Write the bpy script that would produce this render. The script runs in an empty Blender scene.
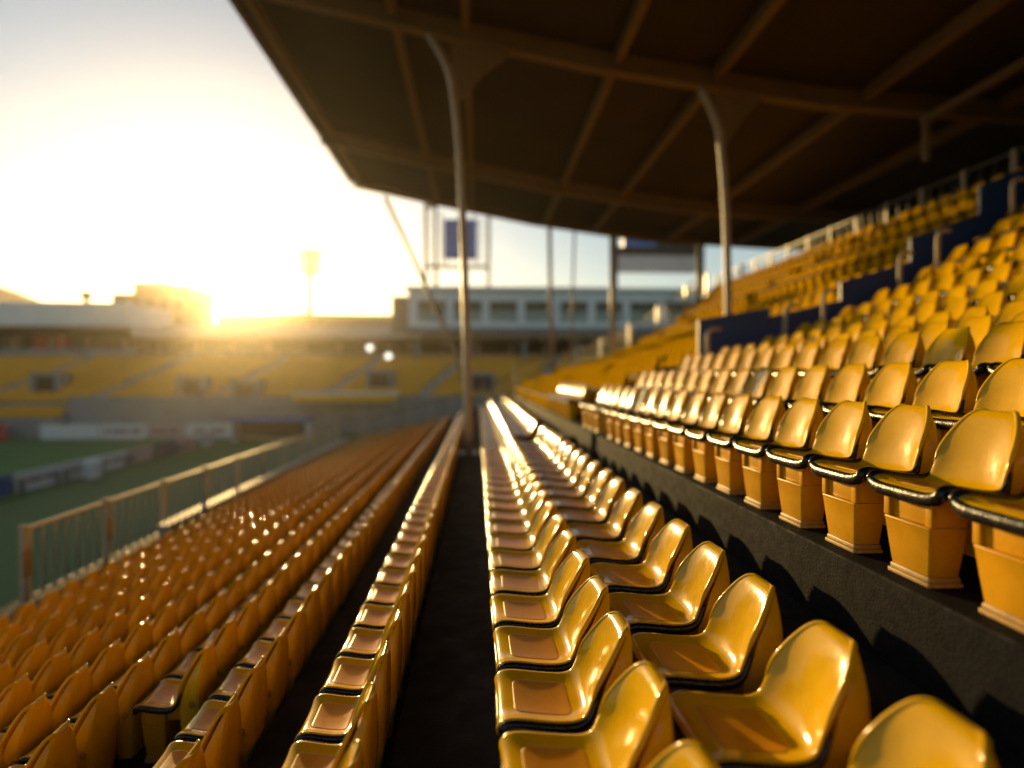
import bpy, bmesh, math, random
from mathutils import Vector
R = math.radians
rnd = random.Random(7)
sc = bpy.context.scene
C = sc.collection
EYE = 7.0                      # eye height above the pitch; heights below are "drop" under the eye

# ------------------------------------------------------------------ materials
def nodes(name):
    m = bpy.data.materials.new(name); m.use_nodes = True
    nt = m.node_tree
    return m, nt, nt.nodes['Principled BSDF']

def mat(name, col, rough=0.5, metal=0.0, var=0.0, scale=4.0, bump=0.0, bscale=60.0, rvar=0.0, coat=0.0, emit=None, spec=0.5):
    m, nt, b = nodes(name)
    b.inputs['Base Color'].default_value = (*col, 1)
    b.inputs['Roughness'].default_value = rough
    b.inputs['Metallic'].default_value = metal
    b.inputs['Specular IOR Level'].default_value = spec
    if coat:
        b.inputs['Coat Weight'].default_value = coat
        b.inputs['Coat Roughness'].default_value = 0.12
    L = nt.links.new
    tc = nt.nodes.new('ShaderNodeTexCoord')
    if var:
        n = nt.nodes.new('ShaderNodeTexNoise'); n.inputs['Scale'].default_value = scale
        n.inputs['Detail'].default_value = 6; n.inputs['Roughness'].default_value = 0.65
        L(tc.outputs['Object'], n.inputs['Vector'])
        r = nt.nodes.new('ShaderNodeMapRange')
        r.inputs['From Min'].default_value = 0.3; r.inputs['From Max'].default_value = 0.7
        r.inputs['To Min'].default_value = 1 - var; r.inputs['To Max'].default_value = 1 + var
        L(n.outputs['Fac'], r.inputs['Value'])
        h = nt.nodes.new('ShaderNodeHueSaturation'); h.inputs['Color'].default_value = (*col, 1)
        L(r.outputs['Result'], h.inputs['Value']); L(h.outputs['Color'], b.inputs['Base Color'])
    if rvar:
        n = nt.nodes.new('ShaderNodeTexNoise'); n.inputs['Scale'].default_value = scale * 3
        n.inputs['Detail'].default_value = 8
        L(tc.outputs['Object'], n.inputs['Vector'])
        r = nt.nodes.new('ShaderNodeMapRange')
        r.inputs['From Min'].default_value = 0.3; r.inputs['From Max'].default_value = 0.7
        r.inputs['To Min'].default_value = max(0.03, rough - rvar); r.inputs['To Max'].default_value = rough + rvar
        L(n.outputs['Fac'], r.inputs['Value']); L(r.outputs['Result'], b.inputs['Roughness'])
    if bump:
        n = nt.nodes.new('ShaderNodeTexNoise'); n.inputs['Scale'].default_value = bscale
        n.inputs['Detail'].default_value = 5
        L(tc.outputs['Object'], n.inputs['Vector'])
        bp = nt.nodes.new('ShaderNodeBump'); bp.inputs['Strength'].default_value = bump; bp.inputs['Distance'].default_value = 0.01
        L(n.outputs['Fac'], bp.inputs['Height']); L(bp.outputs['Normal'], b.inputs['Normal'])
    if emit:
        b.inputs['Emission Color'].default_value = (*emit[:3], 1); b.inputs['Emission Strength'].default_value = emit[3]
    return m

def seat_plastic(name, col, rough, bump, spec=.32):
    """moulded plastic: per-seat tint, scuffs that change the gloss, faint scratches"""
    m, nt, b = nodes(name); L = nt.links.new
    tc = nt.nodes.new('ShaderNodeTexCoord'); oi = nt.nodes.new('ShaderNodeObjectInfo')
    add = nt.nodes.new('ShaderNodeVectorMath'); add.operation = 'ADD'
    mul = nt.nodes.new('ShaderNodeMath'); mul.operation = 'MULTIPLY'; mul.inputs[1].default_value = 37.0
    L(oi.outputs['Random'], mul.inputs[0]); L(tc.outputs['Object'], add.inputs[0]); L(mul.outputs[0], add.inputs[1])
    n = nt.nodes.new('ShaderNodeTexNoise'); n.inputs['Scale'].default_value = 5; n.inputs['Detail'].default_value = 7
    n.inputs['Roughness'].default_value = 0.7
    L(add.outputs[0], n.inputs['Vector'])
    r = nt.nodes.new('ShaderNodeMapRange'); r.inputs['From Min'].default_value = .35; r.inputs['From Max'].default_value = .75
    r.inputs['To Min'].default_value = 1.06; r.inputs['To Max'].default_value = 0.82
    L(n.outputs['Fac'], r.inputs['Value'])
    rr = nt.nodes.new('ShaderNodeMapRange'); rr.inputs['To Min'].default_value = .84; rr.inputs['To Max'].default_value = 1.08
    L(oi.outputs['Random'], rr.inputs['Value'])
    mm = nt.nodes.new('ShaderNodeMath'); mm.operation = 'MULTIPLY'
    L(r.outputs[0], mm.inputs[0]); L(rr.outputs[0], mm.inputs[1])
    h = nt.nodes.new('ShaderNodeHueSaturation'); h.inputs['Color'].default_value = (*col, 1)
    L(mm.outputs[0], h.inputs['Value']); L(h.outputs['Color'], b.inputs['Base Color'])
    w = nt.nodes.new('ShaderNodeTexNoise'); w.inputs['Scale'].default_value = 18; w.inputs['Detail'].default_value = 8
    mp = nt.nodes.new('ShaderNodeMapping'); mp.inputs['Scale'].default_value = (1, 4, 1); mp.inputs['Rotation'].default_value = (0, 0, .5)
    L(add.outputs[0], mp.inputs['Vector']); L(mp.outputs[0], w.inputs['Vector'])
    r2 = nt.nodes.new('ShaderNodeMapRange'); r2.inputs['From Min'].default_value = .4; r2.inputs['From Max'].default_value = .75
    r2.inputs['To Min'].default_value = rough; r2.inputs['To Max'].default_value = rough + .09
    L(w.outputs['Fac'], r2.inputs['Value']); L(r2.outputs[0], b.inputs['Roughness'])
    f = nt.nodes.new('ShaderNodeTexNoise'); f.inputs['Scale'].default_value = 220; f.inputs['Detail'].default_value = 3
    L(add.outputs[0], f.inputs['Vector'])
    bp = nt.nodes.new('ShaderNodeBump'); bp.inputs['Strength'].default_value = bump; bp.inputs['Distance'].default_value = .002
    L(f.outputs['Fac'], bp.inputs['Height']); L(bp.outputs[0], b.inputs['Normal'])
    b.inputs['Specular IOR Level'].default_value = spec
    b.inputs['IOR'].default_value = 1.42
    return m

M = {}
YEL = (0.80, 0.45, 0.005)
M['yellow'] = seat_plastic('yellow seat plastic', YEL, .10, .012)
M['yellow_far'] = seat_plastic('weathered yellow seat plastic', (0.80, 0.43, 0.002), .5, .02, .0)
M['pad'] = seat_plastic('amber pan insert', (0.68, 0.30, 0.006), .30, .10)
M['yellow_base'] = seat_plastic('yellow pedestal plastic', (0.70, 0.34, 0.008), .32, .10)
M['black'] = mat('black rubber edging', (.012, .011, .011), .24, rvar=.08, scale=14, bump=.18, bscale=90)
M['black_far'] = mat('worn black edging', (.012, .011, .011), .7, spec=.1)
M['plinth'] = mat('scuffed amber plinth', (.42, .24, .06), .5, var=.25, scale=20)
M['cap'] = mat('dull bolt cap', (.36, .19, .03), .45, var=.2, scale=30)
M['floor'] = mat('charcoal concrete', (.022, .020, .019), .8, var=.6, scale=1.7, bump=.4, bscale=55, rvar=.15, spec=.12)
M['kerbmat'] = mat('dark painted kerb', (.009, .009, .011), .75, var=.4, scale=5, bump=.45, bscale=70, rvar=.12, spec=.05)
M['roof'] = mat('brown roof sheeting', (.042, .024, .012), .6, var=.35, scale=.5)
def ribbed(m):
    nt = m.node_tree; b = nt.nodes['Principled BSDF']
    tc = nt.nodes.new('ShaderNodeTexCoord'); w = nt.nodes.new('ShaderNodeTexWave'); w.bands_direction = 'Y'
    w.inputs['Scale'].default_value = 1.6; bp = nt.nodes.new('ShaderNodeBump'); bp.inputs['Distance'].default_value = .05; bp.inputs['Strength'].default_value = .8
    nt.links.new(tc.outputs['Object'], w.inputs['Vector']); nt.links.new(w.outputs['Fac'], bp.inputs['Height']); nt.links.new(bp.outputs[0], b.inputs['Normal'])
ribbed(M['roof'])
M['beam'] = mat('brown painted steel', (.22, .135, .07), .5, var=.15, scale=2)
M['post'] = mat('pale painted steel', (.42, .35, .29), .45, var=.12, scale=3)
M['steel'] = mat('galvanised steel', (.33, .33, .34), .38, metal=.7, var=.15, scale=5)
M['darksteel'] = mat('dark painted steel', (.045, .045, .05), .5, var=.15, scale=5)
M['rail'] = mat('warm rail steel', (.46, .36, .25), .6, metal=.1, var=.15, scale=5)
M['blue'] = mat('navy barrier paint', (.014, .055, .22), .5, var=.15, scale=3)
M['wall'] = mat('dark block wall', (.05, .045, .04), .8, var=.2, scale=2)
M['concrete'] = mat('grey concrete', (.27, .26, .26), .8, var=.18, scale=.6, bump=.3, bscale=20)
M['white'] = mat('white cladding', (.78, .78, .80), .5, var=.08, scale=.5)
M['pink'] = mat('pale pink panel', (.66, .54, .51), .5, var=.1, scale=1)
M['dark'] = mat('dark recess', (.045, .03, .02), .8, var=.3, scale=.6)
M['glass'] = mat('tinted window glass', (.10, .16, .17), .12, spec=.8)
M['dim'] = mat('brown blind', (.12, .09, .05), .6, var=.2, scale=1)
M['farseat'] = mat('yellow seat rows', (.80, .38, .01), .5, var=.12, scale=.6)
M['tan'] = mat('tan render', (.36, .25, .16), .8, var=.12, scale=.3)
M['hill'] = mat('dusty hill', (.10, .09, .05), .9, var=.3, scale=.05)
M['leaf'] = mat('tree leaves', (.06, .075, .025), .7, var=.4, scale=1.5)
M['bark'] = mat('tree bark', (.10, .07, .045), .9, var=.3, scale=6)
M['b_white'] = mat('white board', (.62, .62, .64), .45, var=.06, scale=2)
M['b_blue'] = mat('blue board', (.03, .09, .30), .45, var=.1, scale=2)
M['b_red'] = mat('red board', (.55, .045, .03), .45, var=.1, scale=2)
M['b_navy'] = mat('navy board', (.03, .05, .13), .45, var=.1, scale=2)
M['b_rose'] = mat('rose board', (.50, .33, .32), .45, var=.1, scale=2)
M['b_print'] = mat('faded board print', (.22, .10, .12), .5, var=.2, scale=4)
M['screen'] = mat('blue screen back', (.08, .17, .5), .4, var=.15, scale=1)
M['lamp'] = mat('lit lamp face', (.8, .8, .75), .4, emit=(1, .93, .78, 1.5))
M['masthead'] = mat('mast steel', (.16, .13, .09), .5, metal=.2, var=.1)

def grass(name, c1, c2, stripe):
    m, nt, b = nodes(name); L = nt.links.new
    tc = nt.nodes.new('ShaderNodeTexCoord')
    n = nt.nodes.new('ShaderNodeTexNoise'); n.inputs['Scale'].default_value = .9; n.inputs['Detail'].default_value = 9
    L(tc.outputs['Object'], n.inputs['Vector'])
    mx = nt.nodes.new('ShaderNodeMix'); mx.data_type = 'RGBA'
    mx.inputs[6].default_value = (*c1, 1); mx.inputs[7].default_value = (*c2, 1)
    if stripe:
        w = nt.nodes.new('ShaderNodeTexWave'); w.bands_direction = 'Y'; w.inputs['Scale'].default_value = .055
        w.inputs['Distortion'].default_value = .2
        L(tc.outputs['Object'], w.inputs['Vector'])
        rp = nt.nodes.new('ShaderNodeMapRange'); rp.inputs['From Min'].default_value = .42; rp.inputs['From Max'].default_value = .58
        L(w.outputs['Fac'], rp.inputs['Value'])
        ad = nt.nodes.new('ShaderNodeMath'); ad.operation = 'MULTIPLY_ADD'; ad.inputs[1].default_value = .45
        L(rp.outputs[0], ad.inputs[0]); L(n.outputs['Fac'], ad.inputs[2]); L(ad.outputs[0], mx.inputs[0])
    else:
        L(n.outputs['Fac'], mx.inputs[0])
    L(mx.outputs[2], b.inputs['Base Color'])
    b.inputs['Roughness'].default_value = .85
    return m
M['pitch'] = grass('mown grass', (.04, .13, .008), (.065, .18, .014), True)
M['ground'] = grass('rough grass', (.045, .115, .010), (.08, .15, .018), False)

# ------------------------------------------------------------------ mesh helpers
class MB:
    def __init__(s): s.v = []; s.f = []
    def box(s, x0, x1, y0, y1, z0, z1):
        b = len(s.v)
        s.v += [(x0,y0,z0),(x1,y0,z0),(x1,y1,z0),(x0,y1,z0),(x0,y0,z1),(x1,y0,z1),(x1,y1,z1),(x0,y1,z1)]
        s.f += [[b+i for i in q] for q in ((3,2,1,0),(4,5,6,7),(0,1,5,4),(1,2,6,5),(2,3,7,6),(3,0,4,7))]
        return s
    def hexa(s, p):            # 8 points, bottom loop then top loop
        b = len(s.v); s.v += [tuple(q) for q in p]
        s.f += [[b+i for i in q] for q in ((3,2,1,0),(4,5,6,7),(0,1,5,4),(1,2,6,5),(2,3,7,6),(3,0,4,7))]
        return s
    def loft(s, rings, cap=True):
        b = len(s.v); n = len(rings[0])
        for r in rings: s.v += [tuple(q) for q in r]
        for i in range(len(rings)-1):
            for j in range(n):
                k = (j+1) % n
                s.f.append([b+i*n+j, b+i*n+k, b+(i+1)*n+k, b+(i+1)*n+j])
        if cap:
            s.f.append([b+j for j in reversed(range(n))]); s.f.append([b+(len(rings)-1)*n+j for j in range(n)])
        return s
    def tube(s, pts, rad, n=8):
        pts = [Vector(p) for p in pts]
        if not isinstance(rad, (list, tuple)): rad = [rad]*len(pts)
        rings = []; up0 = None
        for i, p in enumerate(pts):
            t = (pts[min(i+1, len(pts)-1)] - pts[max(i-1, 0)]).normalized()
            if up0 is None: up0 = Vector((0,0,1)) if abs(t.z) < .9 else Vector((1,0,0))
            a = up0 - t*up0.dot(t); a.normalize(); up0 = a; c = t.cross(a)
            rings.append([p + (a*math.cos(2*math.pi*k/n) + c*math.sin(2*math.pi*k/n))*rad[i] for k in range(n)])
        return s.loft(rings)
    def grid(s, rows):
        b = len(s.v); n = len(rows[0])
        for r in rows: s.v += [tuple(q) for q in r]
        for i in range(len(rows)-1):
            for j in range(n-1):
                s.f.append([b+i*n+j, b+i*n+j+1, b+(i+1)*n+j+1, b+(i+1)*n+j])
        return s
    def mesh(s, name, m, smooth=False):
        me = bpy.data.meshes.new(name); me.from_pydata(s.v, [], s.f)
        bm = bmesh.new(); bm.from_mesh(me); bmesh.ops.recalc_face_normals(bm, faces=bm.faces); bm.to_mesh(me); bm.free()
        me.materials.append(m)
        if smooth: me.polygons.foreach_set('use_smooth', [True]*len(me.polygons))
        me.update(); return me
    def build(s, name, m, parent=None, smooth=False, bevel=0):
        o = bpy.data.objects.new(name, s.mesh(name, m, smooth)); C.objects.link(o)
        if parent: o.parent = parent
        if bevel:
            md = o.modifiers.new('Bevel', 'BEVEL'); md.width = bevel; md.segments = 2; md.limit_method = 'ANGLE'
        return o

def tag(o, label, cat, group=None, kind=None):
    o['label'] = label; o['category'] = cat
    if group: o['group'] = group
    if kind: o['kind'] = kind
    return o
def empty(name, label, cat, loc=(0,0,0), group=None):
    o = bpy.data.objects.new(name, None); C.objects.link(o); o.location = loc; o.empty_display_size = .2
    return tag(o, label, cat, group)
def struct(o): o['kind'] = 'structure'; return o

def rrect(z, x0, x1, hw, rad, n=4):
    """rounded rectangle ring at height z"""
    pts = []; rad = min(rad, (x1-x0)/2*.98, hw*.98)
    for cx, cy, a0 in ((x1-rad, hw-rad, 0), (x0+rad, hw-rad, 90), (x0+rad, -hw+rad, 180), (x1-rad, -hw+rad, 270)):
        for k in range(n):
            a = R(a0 + 90*k/(n-1)); pts.append((cx+rad*math.cos(a), cy+rad*math.sin(a), z))
    return pts

def cover_ring(z, x0, x1, hw, c):
    pts = [(x1, hw*v, z) for v in (-.75, -.4, 0, .4, .75)] + [(x1-.012, hw*.93, z), (x1-.035, hw, z)]
    for v in (1, .9, .75, .5, .25, 0, -.25, -.5, -.75, -.9, -1):
        pts.append((min(x0 - c*abs(v)**2.3, x1-.022), hw*v, z))
    return pts + [(x1-.035, -hw, z), (x1-.012, -hw*.93, z)]

def catmull(P, n):
    P = [Vector(p) for p in P]; out = []
    m = len(P)-1
    for i in range(n):
        t = i/(n-1); t = (.55*t + .45*(1-(1-t)**2))*m if m == 15 else t*m; k = min(int(t), m-1); u = t-k
        a, b, c, d = P[max(k-1,0)], P[k], P[k+1], P[min(k+2,m)]
        out.append(.5*((2*b) + (c-a)*u + (2*a-5*b+4*c-d)*u*u + (3*b-a-3*c+d)*u**3))
    return out

# ------------------------------------------------------------------ the seat (faces -X, origin on its tread)
PROF = [(-.276,.366),(-.297,.39),(-.300,.420),(-.276,.444),(-.21,.446),(-.12,.434),(-.02,.424),(.05,.427),(.10,.447),
        (.138,.505),(.174,.59),(.209,.68),(.238,.746),(.262,.785),(.290,.801),(.312,.790)]
def seat_profile(n):
    p = catmull([(x, 0, z) for x, z in PROF], n)
    s = [0]
    for i in range(1, n): s.append(s[-1] + (p[i]-p[i-1]).length)
    nr = []
    for i in range(n):
        t = (p[min(i+1,n-1)] - p[max(i-1,0)]).normalized(); nr.append(Vector((-t.z, 0, t.x)))
    return p, s, nr
def half_w(si, S):
    W = .228
    e = .075
    if si < e: return W - .045*(1-math.sqrt(max(0, 1-((e-si)/e)**2)))
    e = .36; d = S - si
    w = W - .016*max(0, min(1, (si-.35)/.2))
    if d < e: w -= .195*(1-math.sqrt(max(0, 1-((e-d)/e)**2)))
    return w
def curl(si, S, v):
    q = min(1, (S-si)/.40); k = min(1, si/.12) * q*q*(3-2*q)
    b = max(0, min(1, (si-.42)/.22))
    return (.024 + .034*b)*k*abs(v)**(3.2 - 1.1*b)
def shell_grid(nu, nv):
    p, s, nr = seat_profile(nu); S = s[-1]; rows = []
    for i in range(nu):
        w = half_w(s[i], S); row = []
        for j in range(nv):
            v = -1 + 2*j/(nv-1); v = math.copysign(abs(v)**.8, v)
            q = p[i] + nr[i]*curl(s[i], S, v); row.append(Vector((q.x, v*w, q.z)))
        rows.append(row)
    return rows, p, s, nr
def finish(o, mods):
    for kind, kw in mods:
        md = o.modifiers.new(kind, kind)
        for k, v in kw.items(): setattr(md, k, v)
    dg = bpy.context.evaluated_depsgraph_get(); dg.update()
    me = bpy.data.meshes.new_from_object(o.evaluated_get(dg))
    me.polygons.foreach_set('use_smooth', [True]*len(me.polygons))
    o.modifiers.clear(); old = o.data; o.data = me; bpy.data.meshes.remove(old); me.name = o.name
    return me
def orient_up(bm_rows): return bm_rows

def seat_meshes():
    out = {}
    rows, p, s, nr = shell_grid(38, 13); S = s[-1]
    o = MB().grid(rows).build('seat_shell', M['yellow'])
    # make sure normals face up/forward so the thickness grows down/back
    me = o.data
    if me.polygons[len(me.polygons)//4].normal.z < 0: me.flip_normals()
    out['seat_shell'] = finish(o, [('SOLIDIFY', dict(thickness=.016, offset=-1)), ('SUBSURF', dict(levels=1, render_levels=1))])
    bpy.data.objects.remove(o)
    # rolled rim added round the top of the back to catch sun glints
    ii = [i for i in range(len(p)) if s[i] > .52]
    loop = [rows[i][0] - nr[i]*.008 for i in ii] + [rows[i][-1] - nr[i]*.008 for i in reversed(ii)]
    lp = [loop[0]]
    for q in loop[1:]:
        if (q-lp[-1]).length > .006: lp.append(q)
    lp = catmull(lp, 44)
    rad = [0.013*min(1, .3+.25*min(i, len(lp)-1-i)) for i in range(len(lp))]
    tb = MB().tube(lp, rad, 8).mesh('glint_bead', M['yellow'], True)
    bm = bmesh.new(); bm.from_mesh(out['seat_shell']); bm.from_mesh(tb)
    for f in bm.faces: f.smooth = True
    bm.to_mesh(out['seat_shell']); bm.free(); bpy.data.meshes.remove(tb)
    # pan insert
    rows2 = []
    for i in range(14):
        x = -.225 + .265*i/13
        k = min(range(len(p)), key=lambda q: abs(p[q].x-x) + (10 if p[q].z < .40 else 0))
        # interpolate height of the pan at x
        a = max(1, min(len(p)-2, k)); 
        c0, c1 = (p[a-1], p[a]) if x < p[a].x else (p[a], p[a+1])
        t = (x-c0.x)/max(1e-6, (c1.x-c0.x)); z = c0.z+(c1.z-c0.z)*t
        d = min(i, 13-i)/13*.265; r = .035
        hw = .150 - (r - math.sqrt(max(0, r*r-(r-min(d, r))**2)))
        rows2.append([Vector((x, hw*v, z + .0025 + .024*abs(hw*v/.228)**3.2)) for v in (-1,-.9,-.6,-.2,.2,.6,.9,1)])
    o = MB().grid(rows2).build('pan_insert', M['pad'])
    if o.data.polygons[20].normal.z < 0: o.data.flip_normals()
    out['pan_insert'] = finish(o, [('SOLIDIFY', dict(thickness=.006, offset=-1)), ('SUBSURF', dict(levels=1, render_levels=1))])
    bpy.data.objects.remove(o)
    # black edging: from half way up one side of the back, along the pan edge, round the front and back again
    path = []; idx = [i for i in range(len(p)) if s[i] <= .60 and p[i].z <= .60 and s[i] > .045]
    side = [(p[i] + nr[i]*curl(s[i], S, 1), nr[i], half_w(s[i], S)) for i in idx]
    L_ = [(Vector((q.x, -(w+.004), q.z)) - n*.030) for q, n, w in reversed(side)]
    Rr = [(Vector((q.x, (w+.004), q.z)) - n*.030) for q, n, w in side]
    fx, fz = -.292, .392
    mid = [Vector((fx, y, fz)) for y in (-.172, -.09, 0, .09, .172)]
    path = L_ + mid + Rr
    n = 10; rings = []
    for i, q in enumerate(path):
        t = (path[min(i+1, len(path)-1)] - path[max(i-1, 0)]).normalized()
        e = min(i, len(path)-1-i)/len(L_)
        k = min(1, .25 + 2.2*e) if e < 1 else 1
        up = Vector((0,0,1)) - t*t.z; up.normalize(); sd = t.cross(up)
        rings.append([q + up*(.025*k*math.cos(2*math.pi*a/n)) + sd*(.019*k*math.sin(2*math.pi*a/n)) for a in range(n)])
    up_rings = []
    for i, rg in enumerate(rings):
        q = path[i]; e = min(i, len(path)-1-i)/len(L_); lift = .014 if e > .45 else .014*e/.45
        up_rings.append([q + (v-q)*1.42 + Vector((-.004, 0, lift)) for v in rg])
    o = MB().loft(up_rings).build('edging', M['black'])
    tall = finish(o, [('SUBSURF', dict(levels=1, render_levels=1))]); bpy.data.objects.remove(o)
    o = MB().loft(rings).build('edging', M['black'])
    out['edging'] = finish(o, [('SUBSURF', dict(levels=1, render_levels=1))]); bpy.data.objects.remove(o)
    # moulded rear cover under and behind the back
    lv = [(.10,.140,.258,.135,0),(.104,.135,.265,.143,0),(.25,.118,.282,.166,0),(.42,.112,.300,.190,.0),(.47,.150,.304,.202,.015),
          (.53,.176,.306,.204,.022),(.59,.200,.308,.190,.024),(.64,.221,.310,.178,.016),(.70,.246,.311,.154,.006),(.75,.272,.312,.122,.0),(.77,.285,.312,.102,.0),(.785,.298,.312,.080,.0)]
    o = MB().loft([cover_ring(*l) for l in lv]).build('rear_cover', M['yellow'])
    md = [('BEVEL', dict(width=.004, segments=2, limit_method='ANGLE'))]
    out['rear_cover'] = finish(o, md); bpy.data.objects.remove(o)
    # front pedestal: tapered block, recessed above a lip, with the bridge that carries the cover
    b = MB()
    b.loft([rrect(.046,-.236,-.06,.126,.012), rrect(.16,-.250,-.05,.142,.012), rrect(.262,-.260,-.045,.156,.012), rrect(.270,-.265,-.045,.158,.012), rrect(.276,-.260,-.045,.156,.012)])
    b.loft([rrect(.277,-.236,-.046,.154,.01), rrect(.402,-.238,-.04,.164,.01)])
    for sg in (-1, 1):
        y0, y1 = sorted((sg*.122, sg*.1605)); b.box(-.2605,-.2355,y0,y1,.278,.392)
    b.loft([rrect(.30,-.044,.13,.120,.02), rrect(.420,-.039,.14,.150,.02)])
    o = b.build('pedestal', M['yellow_base'])
    out['pedestal'] = finish(o, [('BEVEL', dict(width=.004, segments=2, limit_method='ANGLE'))]); bpy.data.objects.remove(o)
    b = MB(); b.loft([rrect(0,-.252,-.046,.142,.012), rrect(.02,-.252,-.046,.142,.012)])
    b.loft([rrect(.0205,-.244,-.052,.134,.012), rrect(.045,-.242,-.054,.132,.012)])
    o = b.build('plinth', M['plinth'])
    out['plinth'] = finish(o, [('BEVEL', dict(width=.005, segments=2, limit_method='ANGLE'))]); bpy.data.objects.remove(o)
    b = MB()
    for r0, r1, y0, y1 in ((.030,.030,-.209,-.197), (.020,.017,-.212,-.2092)):
        b.loft([[(.235+r*math.cos(a*math.pi/10), y, .45+r*math.sin(a*math.pi/10)) for a in range(20)] for r, y in ((r1, y0), (r0, y1))])
    o = b.build('bolt_cap', M['cap']); out['bolt_cap'] = finish(o, [('BEVEL', dict(width=.002, segments=2, limit_method='ANGLE'))]); bpy.data.objects.remove(o)
    for me in out.values():
        bm = bmesh.new(); bm.from_mesh(me); bmesh.ops.recalc_face_normals(bm, faces=bm.faces); bm.to_mesh(me); bm.free()
        if me.name.startswith(('rear', 'ped', 'plin', 'bolt')): me.set_sharp_from_angle(angle=R(35))
    return out, tall
SEAT, TALL_EDGE = seat_meshes()

# the terrace: every row as (tread height, X of the seat origin)
def drop(d): return EYE - d
LEFT = [.50,1.42,2.02,2.55,3.12,3.70,4.28,4.86,5.44,6.02]
LB = [1.5,1.85,2.0,2.14,2.29,2.44,2.59,2.74,2.89,3.03]
NL = len(LEFT)
HT = .80
LD = [b_+HT for b_ in LB]        # X of the back tops, left of the aisle
rows = []          # (name, X origin, tread z, [(y0,y1)], pitch, phase)
YE = 32.7
for k, xb in enumerate(LEFT):
    y0 = -2.5
    if k == 2: y0 = 4.5
    nm = ['first','second','third','fourth','fifth','sixth','seventh','eighth','ninth','tenth'][k] + ' row left of the aisle'
    rows.append((nm, -xb-.218, drop(LD[k]), [(y0, YE)], .465, 2.45 + .17*(k % 3)))
rows.append(('first row right of the aisle', .70-.295, drop(1.98), [(-2.5, YE)], .55, 2.36))
rows.append(('second row right of the aisle', 1.40-.295, drop(1.80), [(-2.5, 12.7), (13.9, YE)], .60, 2.30))
NK = 14
def tier_z(k): return drop([.96, .69, .38][k]) if k < 3 else drop(.38) + .14*(k-2) + .025*(k-2)**2
def tier_x(k): return 1.95 + .8*k
for k in range(NK):
    nm = 'first row on the dark kerb' if k == 0 else ['', 'second','third','fourth','fifth','sixth','seventh','eighth','ninth','tenth','eleventh','twelfth','thirteenth','fourteenth','fifteenth','sixteenth'][k] + ' row above the dark kerb'
    seg = [(-2.5, 11.75), (13.3, YE)]
    if k == 10: seg = [(-2.5, 11.75)]
    rows.append((nm, tier_x(k)+.295, tier_z(k), seg, .55, 2.78 + .13*(k % 2)))

# camera numbers (used to choose which seats are individuals)
FPX = 610.0
CAM = Vector((0, 0, EYE)); YAW = math.atan(34/FPX); PIT = -math.atan(7/FPX)
fwd = Vector((math.sin(YAW)*math.cos(PIT), math.cos(YAW)*math.cos(PIT), math.sin(PIT)))
rgt = Vector((math.cos(YAW), -math.sin(YAW), 0)); upv = rgt.cross(fwd)
def proj(p):
    d = Vector(p) - CAM; z = d.dot(fwd)
    if z < .05: return None
    return 512 + FPX*d.dot(rgt)/z, 384 - FPX*d.dot(upv)/z, z
def in_view(x, y, z):
    for dx, dy, dz in ((.3,0,.75),(-.3,0,.43),(0,-.25,.43),(.3,.15,.7)):
        q = proj((x+dx, y+dy, z+dz))
        if q and -2 < q[0] < 1026 and -2 < q[1] < 770: return True
    return False
spots = []
for ri, (nm, x, z, segs, pitch, ph) in enumerate(rows):
    n = 0
    y = ph - pitch*math.floor((ph+2.5)/pitch)
    while y < YE:
        if any(a <= y <= b for a, b in segs):
            v = in_view(x, y, z)
            if v: n += 1
            spots.append([ri, x, y, z, v, n])
        y += pitch
vis = sorted([s for s in spots if s[4]], key=lambda s: (Vector((s[1], s[2], s[3]+.5))-CAM).length)
own = set(id(s) for s in vis[:300])
ORD = ['', 'nearest', 'second','third','fourth','fifth','sixth','seventh','eighth','ninth','tenth','eleventh','twelfth','thirteenth','fourteenth','fifteenth','sixteenth','seventeenth','eighteenth','nineteenth','twentieth','twenty-first','twenty-second','twenty-third','twenty-fourth','twenty-fifth','twenty-sixth','twenty-seventh','twenty-eighth','twenty-ninth','thirtieth','thirty-first','thirty-second','thirty-third','thirty-fourth','thirty-fifth','thirty-sixth','thirty-seventh','thirty-eighth','thirty-ninth','fortieth']
def ordinal(n): return ORD[n] if n < len(ORD) else '%dth' % n
proto_root = None; proto_parts = []
def place_seat(x, y, z, label, tall):
    global proto_root
    if proto_root is None:
        proto_root = empty('stadium_seat', label, 'seat', (x, y, z), 'yellow seats in rows on the near stand')
        for nm, me in SEAT.items():
            o = bpy.data.objects.new(nm, me); C.objects.link(o); o.parent = proto_root; proto_parts.append(o)
        return proto_root
    r = proto_root.copy(); C.objects.link(r); r['label'] = label; r.location = (x, y, z)
    for q in proto_parts:
        c = q.copy(); C.objects.link(c); c.parent = r
        if tall and q.name.startswith('edging'): c.data = TALL_EDGE
    return r
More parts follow.
